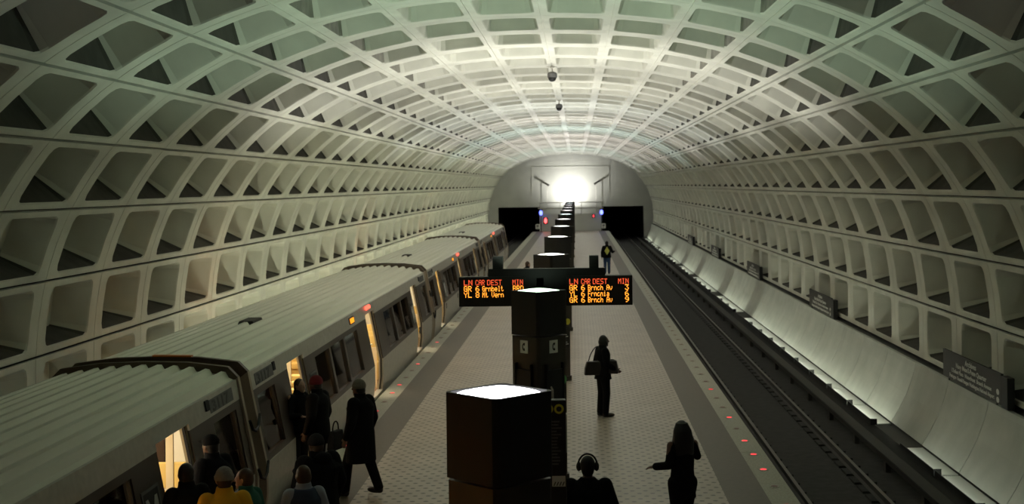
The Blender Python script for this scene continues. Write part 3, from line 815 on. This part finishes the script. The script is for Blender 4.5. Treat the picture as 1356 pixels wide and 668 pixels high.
    for d in DOORS:                              # windscreens and poles each side of the doorways
        for q in (-1, 1):
            for sg in (1, -1):
                y = d + q * .78
                bm = new_bm(); box(bm, sg * .82 - .012, sg * .82 + .012, y - .012, y + .012, 0, 1.9); obj('grab_pole', bm, M['chrome'], t)
                bm = new_bm(); x0, x1 = sorted((sg * .86, sg * 1.36)); box(bm, x0, x1, y - .02, y + .02, .0, .95); x0, x1 = sorted((sg * 1.00, sg * 1.09)); box(bm, x0, x1, y - .019, y + .019, .95, 1.89); obj('windscreen', bm, M['cream'], t)
                bm = new_bm(); x0, x1 = sorted((sg * .84, sg * 1.26)); box(bm, x0, x1, y - .015, y + .015, 1.0, 1.03); obj('grab_rail', bm, M['chrome'], t)
    for y in [4.5, 5.4, 6.3, 7.2, 8.1, 9.0] + [BL - k for k in (4.5, 5.4, 6.3, 7.2, 8.1, 9.0)] + [.75, BL - 1.1]:
        for sg in (1, -1):
            x0, x1 = sorted((sg * .42, sg * 1.32)); f = 1 if y < BL / 2 else -1
            bm = new_bm(); box(bm, x0, x1, y - .22, y + .22, .30, .44); box(bm, x0 + .1, x1 - .1, y - .12, y + .12, 0, .30)
            prism = [(y - f * .22, .42), (y - f * .30, 1.02), (y - f * .22, 1.05), (y - f * .12, .44)]
            a = [bm.verts.new((x0, yy, z)) for yy, z in prism]; b = [bm.verts.new((x1, yy, z)) for yy, z in prism]
            bm.faces.new(a); bm.faces.new(b[::-1])
            for i in range(4): bm.faces.new((a[i], b[i], b[(i+1) % 4], a[(i+1) % 4]))
            obj('seat', bm, M['seat_o'], t, bevel=.02)
    # underside
    bm = new_bm(); box(bm, -1.3, 1.3, .2, BL - .2, -.62, -.16); box(bm, -1.0, 1.0, 8, 14, -.92, -.6); obj('underframe', bm, M['blackmetal'], t)
    for y in (3.4, BL - 3.4):
        bm = new_bm(); box(bm, -1.0, -.88, y - 1.5, y + 1.5, -.80, -.55); box(bm, .88, 1.0, y - 1.5, y + 1.5, -.80, -.55); box(bm, -.9, .9, y - .2, y + .2, -.78, -.55); bg = obj('bogie', bm, M['blackmetal'], t)
        for dy in (-1.05, 1.05):
            for u in (-.72, .72):
                bm = new_bm(); tube(bm, [(u - .06, y + dy, -.62), (u + .06, y + dy, -.62)], .37, 20); obj('wheel', bm, M['railside'], bg)
    return t
CARLAB = ['nearest silver metro car, ribbed roof filling the lower left', 'second silver metro car from the camera with open doors', 'third silver metro car from the camera', 'farthest silver metro car at the head of the stopped train']
car = make_car(CARLAB[1])
cars = [dup(car, (CX, CY0 - CL, 0), CARLAB[0]), car, dup(car, (CX, CY0 + CL, 0), CARLAB[2]), dup(car, (CX, CY0 + 2 * CL, 0), CARLAB[3])]
bm = new_bm(); prism_y(bm, [(-.06, 2.289), (.5, 2.279), (.5, 2.298), (-.06, 2.309)], .0, .10); obj('amber_glow_strip', bm, mat('painted_amber_glow', (.75, .20, .02), .4), car)  # reflected amber light on the roof rim, painted as an orange strip
# barrier cables bridging the gap between cars
for k in range(3):
    y = CY0 + k * CL
    for z, nm in ((1.30, 'upper'), (.62, 'lower')):
        bm = new_bm(); u = su(z) + .04
        tube(bm, [(CX + u, y - .52, z + .14), (CX + u + .01, y - .40, z), (CX + u + .015, y - .23, z - .05), (CX + u + .01, y - .06, z), (CX + u, y + .06, z + .14)], .022, 8)
        tag(obj('barrier_cable', bm, M['rubber'], smooth=True), '%s black barrier cable looped across the %s gap between train cars' % (nm, ('nearest', 'middle', 'far')[k]), 'cable')
# ------------------------------------------------------------------ people
def fuse(name, bm, m, parent, vox, smooth_it=4):
    me = bpy.data.meshes.new(name); bmesh.ops.recalc_face_normals(bm, faces=bm.faces[:]); bm.to_mesh(me); bm.free()
    t = bpy.data.objects.new('tmp', me); C.objects.link(t)
    r = t.modifiers.new('r', 'REMESH'); r.mode = 'VOXEL'; r.voxel_size = vox
    if smooth_it:
        s = t.modifiers.new('s', 'SMOOTH'); s.factor = .5; s.iterations = smooth_it
    bpy.context.view_layer.update()
    me2 = bpy.data.meshes.new_from_object(t.evaluated_get(bpy.context.evaluated_depsgraph_get()))
    bpy.data.objects.remove(t); bpy.data.meshes.remove(me)
    me2.name = name; me2.materials.clear(); me2.materials.append(m)
    for p in me2.polygons: p.use_smooth = True
    o = bpy.data.objects.new(name, me2); C.objects.link(o); o.parent = parent
    return o

def limb(bm, pts, rads):
    pts = [Vector(p) for p in pts]
    for i in range(len(pts) - 1):
        tube(bm, [pts[i], pts[i+1]], [rads[i], rads[i+1]], 12)
    for p, r in zip(pts, rads): ball(bm, p, r * .995, 12)

def hand(bm, wrist, d, side, s, curl=.5):
    """palm, four fingers and a thumb; d = direction the hand points"""
    d = Vector(d).normalized(); a = Vector((0, 1, 0)); a = (a - d * a.dot(d)).normalized()   # across the palm
    nrm = d.cross(a).normalized() * (-side)                                              # palm side
    c = wrist + d * .05 * s
    rot = Matrix((a, nrm, d)).transposed().to_4x4()
    ball(bm, c, (.042 * s, .017 * s, .052 * s), 12, rot)
    limb(bm, [wrist - d * .02, wrist + d * .02], [.026 * s, .027 * s])
    for k, ln in enumerate((.070, .080, .074, .058)):
        base = wrist + d * .085 * s + a * (.030 - .020 * k) * s
        p = [base]; dd = d.copy(); b2 = d.copy()
        for q, f in enumerate((.45, .32, .23)):
            ang = curl * (q * .55 + .25); v = d * math.cos(ang) + nrm * math.sin(ang)
            p.append(p[-1] + v * ln * f * s)
        limb(bm, p, [.0095 * s, .009 * s, .0085 * s, .0075 * s])
    tb = wrist + d * .030 * s + a * .036 * s
    limb(bm, [tb, tb + (a * .7 + d * .75 + nrm * .3).normalized() * .038 * s, tb + (a * .55 + d * .9 + nrm * .55).normalized() * .068 * s], [.013 * s, .011 * s, .009 * s])

def person(label, loc, face, height=1.72, skin='skin_d', hair='hair_b', hairstyle='short', hat=None, hatstyle='beanie', coat='cloth_black', hem=.62,
           trousers='cloth_char', shoes='leather', bulk=1.0, stride=0.0, lean=0.0, arms=None, head_turn=0.0, head_tilt=0.0, collar=True, vox=.008, sit=False, hood=False, skirt=1.0, build=1.0):
    s = height / 1.72
    root = thing('person', label, 'person', loc, face)
    V = lambda x, y, z: Vector((x * s, (y + lean * max(0, z - .9)) * s, z * s))
    sh = .185 * build
    if arms is None: arms = {}
    el = {q: V(*arms.get(('e', q), (q * .255 * build, -.03, 1.14))) for q in (-1, 1)}
    wr = {q: V(*arms.get(('w', q), (q * .265 * build, .06, .90))) for q in (-1, 1)}
    if sit:
        hip = {q: V(q * .10, 0, .55) for q in (-1, 1)}; knee = {q: V(q * .11, .43, .53) for q in (-1, 1)}; ank = {q: V(q * .11, .43, .10) for q in (-1, 1)}
        dz = -.38
        V0 = V; V = lambda x, y, z: V0(x, y, z + dz) if z > .8 else V0(x, y, z)
        el = {q: V0(q * .26, .02, .80) for q in (-1, 1)}; wr = {q: V0(q * .16, .26, .68) for q in (-1, 1)}
    else:
        hip = {q: V(q * .095, 0, .92) for q in (-1, 1)}
        knee = {q: V(q * .10, .02 + q * stride * .55 + abs(stride) * .10, .50) for q in (-1, 1)}
        ank = {q: V(q * .105, q * stride - (.02 if q * stride > 0 else .0), .09 + (.05 if q * stride < -.05 else 0)) for q in (-1, 1)}
    shd = {q: V(q * sh, -.01, 1.415) for q in (-1, 1)}
    hc = V(0, .035 + head_tilt * .4, 1.60)
    hr = Matrix.Rotation(head_turn, 4, 'Z') @ Matrix.Rotation(-head_tilt * 2.2, 4, 'X')
    def hp(x, y, z): return hc + (hr @ Vector((x * s, y * s, z * s)))
    # --- body, one continuous surface
    bm = new_bm()
    tz = [(0, 0, .86, .13, .095), (0, 0, .95, .165 * build, .115), (0, .01, 1.06, .145 * build, .10), (0, .01, 1.20, .155 * build, .11), (0, 0, 1.33, .175 * build, .115), (0, -.01, 1.42, .15 * build, .085), (0, -.01, 1.46, .07, .06)]
    loft(bm, [(V(a, b, z).x, V(a, b, z).y, V(a, b, z).z, rx_ * s, ry_ * s) for a, b, z, rx_, ry_ in tz])
    limb(bm, [V(0, -.01, 1.43), V(0, .015, 1.53)], [.062 * s, .055 * s])
    ball(bm, hc, (.076 * s, .095 * s, .112 * s), 18, hr)
    ball(bm, hp(0, .025, -.055), (.058 * s, .070 * s, .062 * s), 14, hr)
    limb(bm, [hp(0, .094, .015), hp(0, .112, -.022)], [.009 * s, .014 * s])                       # nose
    ball(bm, hp(0, .088, -.062), (.026 * s, .012 * s, .010 * s), 8, hr)                             # mouth
    ball(bm, hp(0, .078, -.100), (.022 * s, .018 * s, .016 * s), 8, hr)                             # chin
    for q in (-1, 1):
        ball(bm, hp(q * .030, .082, .022), (.014 * s, .010 * s, .009 * s), 8, hr)                   # eyes
        ball(bm, hp(q * .078, -.005, -.005), (.012 * s, .022 * s, .033 * s), 8, hr)                 # ears
        limb(bm, [shd[q], el[q], wr[q]], [.056 * s, .043 * s, .029 * s])
        d = (wr[q] - el[q]); hand(bm, wr[q], d, q, s)
        limb(bm, [hip[q], knee[q], ank[q]], [.092 * s, .060 * s, .042 * s])
        f0 = ank[q]; ball(bm, f0 + Vector((0, .07 * s, -.045 * s)), (.045 * s, .12 * s, .042 * s), 10)
    fuse('body', bm, M[skin], root, vox * .9, 3)
    # --- trousers and shoes
    bm = new_bm()
    for q in (-1, 1):
        limb(bm, [hip[q], knee[q], ank[q]], [.112 * s, .082 * s, .070 * s])
    ball(bm, (hip[-1] + hip[1]) / 2 + Vector((0, 0, .03)), (.185 * build * s, .135 * s, .13 * s), 14)
    fuse('trousers', bm, M[trousers], root, vox * 1.2)
    for q in (-1, 1):
        bm = new_bm(); p = ank[q]
        ball(bm, p + Vector((0, .075 * s, -.05 * s)), (.050 * s, .135 * s, .048 * s), 14); ball(bm, p + Vector((0, -.01, -.035 * s)), (.050 * s, .06 * s, .06 * s), 12)
        zf = p.z - .09 * s
        for v in bm.verts: v.co.z = max(v.co.z, zf + .004)
        bmesh.ops.remove_doubles(bm, verts=bm.verts[:], dist=.0005)
        obj('shoe', bm, M[shoes], root, smooth=True)
    # --- coat with sleeves
    bm = new_bm(); b = bulk
    zs = [(hem, .215 * b * skirt, .165 * b * skirt), (.80 if hem < .78 else hem + .05, .205 * b, .155 * b), (.95, .198 * b, .150 * b), (1.08, .182 * b, .138 * b), (1.22, .190 * b, .142 * b), (1.33, .205 * build * b, .140 * b), (1.41, .185 * build, .115 * b), (1.455, .115, .095), (1.49, .082, .078)]
    loft(bm, [(V(0, 0, z).x, V(0, 0, z).y, V(0, 0, z).z, rx_ * s, ry_ * s) for z, rx_, ry_ in zs], 22)
    for q in (-1, 1):
        limb(bm, [shd[q] - Vector((q * .02, 0, .015)), el[q], wr[q] - (wr[q] - el[q]).normalized() * .01], [.080 * b * s, .064 * b * s, .052 * s])
    if collar: loft(bm, [(V(0,0,1.44).x, V(0,0,1.44).y, 1.44 * s + (V(0,0,1.44).z - 1.44 * s), .10 * s, .09 * s), (V(0,.01,1.535).x, V(0,.01,1.535).y, V(0,0,1.535).z, .085 * s, .085 * s)])
    if hood: ball(bm, V(0, -.11, 1.44), (.13 * s, .08 * s, .09 * s), 14)
    fuse('coat', bm, M[coat], root, vox * 1.25, 5)
    # --- hair
    bm = new_bm()
    if hairstyle != 'bald':
        ball(bm, hp(0, -.022, .022), (.086 * s, .094 * s, .108 * s), 18, hr)
        if hairstyle == 'short': ball(bm, hp(0, -.055, -.03), (.074 * s, .055 * s, .075 * s), 14, hr)
        if hairstyle == 'bob':
            ball(bm, hp(0, -.04, -.02), (.100 * s, .085 * s, .105 * s), 16, hr)
            for q in (-1, 1): ball(bm, hp(q * .075, -.005, -.05), (.032 * s, .055 * s, .075 * s), 12, hr)
        if hairstyle == 'bun':
            ball(bm, hp(0, -.04, -.01), (.092 * s, .078 * s, .10 * s), 16, hr)
            ball(bm, hp(0, -.06, -.09), (.06 * s, .045 * s, .05 * s), 12, hr)
        if hairstyle == 'long':
            loft(bm, [(*(hp(0, -.075, -.40)), .085 * s, .035 * s), (*(hp(0, -.095, -.30)), .135 * s, .060 * s), (*(hp(0, -.085, -.14)), .145 * s, .080 * s), (*(hp(0, -.05, 0)), .122 * s, .095 * s), (*(hp(0, -.03, .10)), .075 * s, .07 * s)], 18)
            for q in (-1, 1): loft(bm, [(*(hp(q * .085, .0, -.30)), .028 * s, .04 * s), (*(hp(q * .085, .0, -.15)), .036 * s, .052 * s), (*(hp(q * .072, -.01, 0)), .03 * s, .06 * s), (*(hp(q * .04, -.01, .09)), .03 * s, .05 * s)], 12)
        fuse('hair', bm, M[hair], root, vox * .9, 3)
    else: bm.free()
    if hat:
        bm = new_bm()
        if hatstyle == 'beanie':
            ball(bm, hp(0, -.015, .040), (.094 * s, .108 * s, .105 * s), 18, hr)
            for v in bm.verts: pass
            g = [v for v in bm.verts if (hr.inverted() @ (v.co - hc)).z < .005 * s]
            for v in g:
                q = hr.inverted() @ (v.co - hc); q.z = .005 * s; v.co = hc + hr @ q
            tube(bm, [hp(0, -.012, .004), hp(0, -.012, .05)], [.101 * s, .104 * s], 20)
        else:   # peaked cap
            ball(bm, hp(0, -.012, .055), (.095 * s, .108 * s, .085 * s), 18, hr)
            ball(bm, hp(0, .105, .045), (.07 * s, .07 * s, .012 * s), 14, hr)
        fuse('hat', bm, M[hat], root, vox, 2)
    return root

def at(px, py, z):
    """floor position of a point seen at (px, py) that is z above the platform"""
    dx, dy = px - 763.4, -(py - 244.5); ux = dx - rho * -dy * -1; X_ = dx * math.cos(rho) - -dy * -1 * 0
    x = dx * math.cos(rho) + dy * math.sin(rho); u = -dx * math.sin(rho) + dy * math.cos(rho)
    Y = (z - H0) * 1770 / u
    return (x * Y / 1770, Y, 0)

# woman in the middle of the right half of the platform, seen from her left, looking right
p = at(799, 552, 0)
person('woman standing alone on the tiles right of the pylons, facing right with a bag', p, R(-68), 1.64, hair='hair_b', hairstyle='bob', coat='cloth_black', hem=.80, trousers='cloth_black', bulk=1.08, skirt=1.02, stride=.03,
       arms={('e', 1): (.27, -.02, 1.14), ('w', 1): (.20, .22, 1.00), ('e', -1): (-.27, -.04, 1.14), ('w', -1): (-.20, .20, 1.02)})
def shoulder_bag(label, loc, rz, w, h, d, strap_h, m='leather'):
    t = thing('shoulder_bag', label, 'bag', loc, rz)
    bm = new_bm(); n = 10
    a = [(-w/2, 0), (w/2, 0), (w/2 - .01, h * .5), (w * .36, h), (-w * .36, h), (-w/2 + .01, h * .5)]
    f = [bm.verts.new((x, -d/2, z)) for x, z in a]; g = [bm.verts.new((x, d/2 * (1 if z < h * .9 else .5), z)) for x, z in a]
    bm.faces.new(f); bm.faces.new(g[::-1])
    for i in range(6): bm.faces.new((f[i], g[i], g[(i+1) % 6], f[(i+1) % 6]))
    obj('bag_body', bm, M[m], t, bevel=.02)
    bm = new_bm(); pts = []
    for k in range(13):
        aa = PI * k / 12; pts.append((w * .26 * math.cos(aa) + (.10 * math.sin(aa) if strap_h > .2 else 0), (.04 if strap_h > .2 else 0) * math.sin(aa), h * .92 + strap_h * math.sin(aa) ** .8))
    tube(bm, pts, .011, 8); obj('strap', bm, M[m], t, smooth=True)
    return t
shoulder_bag('dark shoulder bag hanging behind the lone woman facing right', (p[0] - .20, p[1] - .12, .86), R(8), .36, .28, .13, .31)
shoulder_bag('dark handbag held in front by the lone woman facing right', (p[0] + .19, p[1] - .10, .88), R(-10), .25, .27, .11, .03)

p = at(903, 560, 1.66)
person('long-haired person in dark coat by the right platform edge, one forearm held out', (p[0], p[1], 0), R(20), 1.68, hair='hair_b', hairstyle='long', coat='cloth_black', hem=.72, trousers='cloth_black', bulk=.86, build=.88, stride=.16,
       arms={('e', -1): (-.22, -.06, 1.17), ('w', -1): (-.33, .12, 1.13), ('e', 1): (.27, .12, 1.22), ('w', 1): (.15, .13, 1.50)})
p = at(778, 605, 1.70)
person('person with rounded dark hair and dark jacket at the bottom edge, seen from behind', (p[0], p[1], 0), R(0), 1.70, hair='hair_b', hairstyle='short', coat='cloth_black', hem=.78, bulk=1.12, build=1.14, collar=False)
hs = [o for o in C.objects if o.name.startswith('person')][-1]
bm = new_bm()
for q in (-1, 1): ball(bm, (q * .098, .02, 1.585), (.030, .045, .052), 12)
tube(bm, [(.104 * math.cos(PI * k / 12), .02, 1.60 + .125 * math.sin(PI * k / 12)) for k in range(13)], .012, 8)
fuse('headphones', bm, M['rubber'], hs, .006, 2)
p = at(804, 363, 0)
person('distant person in blue jeans with yellow patch on the back, near the right edge', p, R(4), 1.72, coat='cloth_black', hem=.85, trousers='denim', bulk=1.1, vox=.012, arms={('e', 1): (.30, .10, 1.14), ('w', 1): (.40, .26, 1.16)})
t = tag(obj('backpack', (lambda b: (box(b, -.16, .16, -.11, .02, 0, .44), b)[1])(new_bm()), M['cloth_black'], bevel=.05), 'small dark backpack with a yellow diamond on the distant person in jeans', 'bag')
t.location = (p[0] + .0, p[1] - .20, 1.02)
bm = new_bm(); prism_y(bm, [(0, -.02), (.13, .20), (0, .42), (-.13, .20)], -.13, -.105); o = obj('yellow_diamond', bm, M['hiviz'], t); o['label'] = 'yellow diamond patch'
p = at(698, 346.5, 1.70)
person('far person half hidden beside the third pylon on the train side', (p[0], p[1], 0), R(-60), 1.70, skin='skin_l', hair='hair_br', coat='cloth_char', hem=.8, vox=.012)

# boarding crowd on the left
p = at(477, 506, 1.74)
person('person in a beige cap and long black coat stepping along the platform toward the train', (p[0], p[1], 0), R(62), 1.76, hat='knit_beige', coat='cloth_black', hem=.52, trousers='cloth_black', bulk=1.22, stride=-.24, build=1.05)
p = at(420, 499, 1.74)
person('person in a dark red knit hat and black coat at the second car doorway', (p[0], p[1], 0), R(75), 1.74, hat='knit_red', coat='cloth_black', hem=.70, bulk=1.2, build=1.08)
shoulder_bag('dark grey bag hanging at the hip of the red-hatted person', (p[0] + .30, p[1] - .12, .62), R(70), .34, .30, .13, .16, 'cloth_char')
p = at(393, 506, 1.60)
person('person with a warm-lit face just inside the second car doorway', (p[0] - .02, p[1] + .2, 0), R(-120), 1.62, skin='skin_l', hair='hair_br', coat='cloth_black', hem=.8, arms={('e', 1): (.28, .04, 1.12), ('w', 1): (.22, .24, 1.12)})
p = at(420, 577, 1.70)
person('bulky person in a hooded black coat in the boarding crowd, seen from behind', (p[0], p[1], 0), R(48), 1.70, hair='hair_br', hat='cloth_char', coat='cloth_black', hem=.60, bulk=1.42, build=1.22, hood=True)
p = at(402, 620, 1.62)
person('brown-haired person in a navy vest with pale sleeves at the bottom edge', (p[0], p[1], 0), R(25), 1.64, skin='skin_l', hair='hair_br', hairstyle='bun', coat='cloth_pale', hem=.75, bulk=1.05)
bm = new_bm(); loft(bm, [(0, 0, z, a, b) for z, a, b in ((.85, .215, .170), (1.0, .212, .168), (1.15, .208, .165), (1.28, .205, .162), (1.36, .16, .135), (1.40, .12, .11))], 22)
v = fuse('vest', bm, M['cloth_navy'], bpy.context.scene.objects['person.%03d' % (len([o for o in C.objects if o.name.startswith('person')]) - 1)], .012, 5); v['label'] = 'navy sleeveless vest'
p = at(297, 624, 1.72)
person('person in a mustard yellow jacket and grey knit cap at the bottom edge', (p[0], p[1], 0), R(18), 1.74, skin='skin_l', hair='hair_br', hat='knit_grey', coat='cloth_yellow', hem=.78, bulk=1.12, build=1.08)
p = at(247, 616, 1.70)
person('dark-haired person in black coat at the nearest open door, left of the yellow jacket', (p[0], p[1], 0), R(40), 1.71, skin='skin_d', hair='hair_b', coat='cloth_black', hem=.72, bulk=1.15)
p = at(281, 578, 1.76)
person('person in black cap and black coat beside the nearest car, behind the yellow jacket', (p[0], p[1], 0), R(60), 1.76, hat='cloth_black', hatstyle='cap', coat='cloth_black', hem=.7, bulk=1.22, build=1.05)
p = at(326, 624, 1.60)
person('short brown-haired person in a dark green coat right of the yellow jacket', (p[0], p[1], 0), R(70), 1.62, skin='skin_l', hair='hair_br', hairstyle='bun', coat='cloth_green', hem=.75, bulk=1.05, head_turn=.3)
# passengers inside
person('seated passenger in a white top seen through the nearest open door', (CX + .85, CY0 - CL + BL - 4.5 + .95, 0), R(180), 1.70, skin='skin_d', hairstyle='short', coat='cloth_white', hem=.95, trousers='cloth_char', sit=True)
person('fair-haired passenger behind the end window of the second car', (CX + .98, CY0 + .86, 0), R(15), 1.60, skin='skin_l', hair='knit_beige', coat='cloth_orange', hem=.95, sit=True)
# ------------------------------------------------------------------ world and view
w = bpy.data.worlds.new('world'); bpy.context.scene.world = w; w.use_nodes = True
w.node_tree.nodes['Background'].inputs[0].default_value = (0, 0, 0, 1)
sc = bpy.context.scene
sc.view_settings.view_transform = 'Standard'; sc.view_settings.look = 'None'
sc.view_settings.exposure = 0.0; sc.view_settings.gamma = 1.0; sc.view_settings.use_curve_mapping = False
sc.cycles.use_denoising = True
sc.cycles.max_bounces = 8; sc.cycles.diffuse_bounces = 5; sc.cycles.transparent_max_bounces = 12
sc.cycles.sample_clamp_indirect = 6
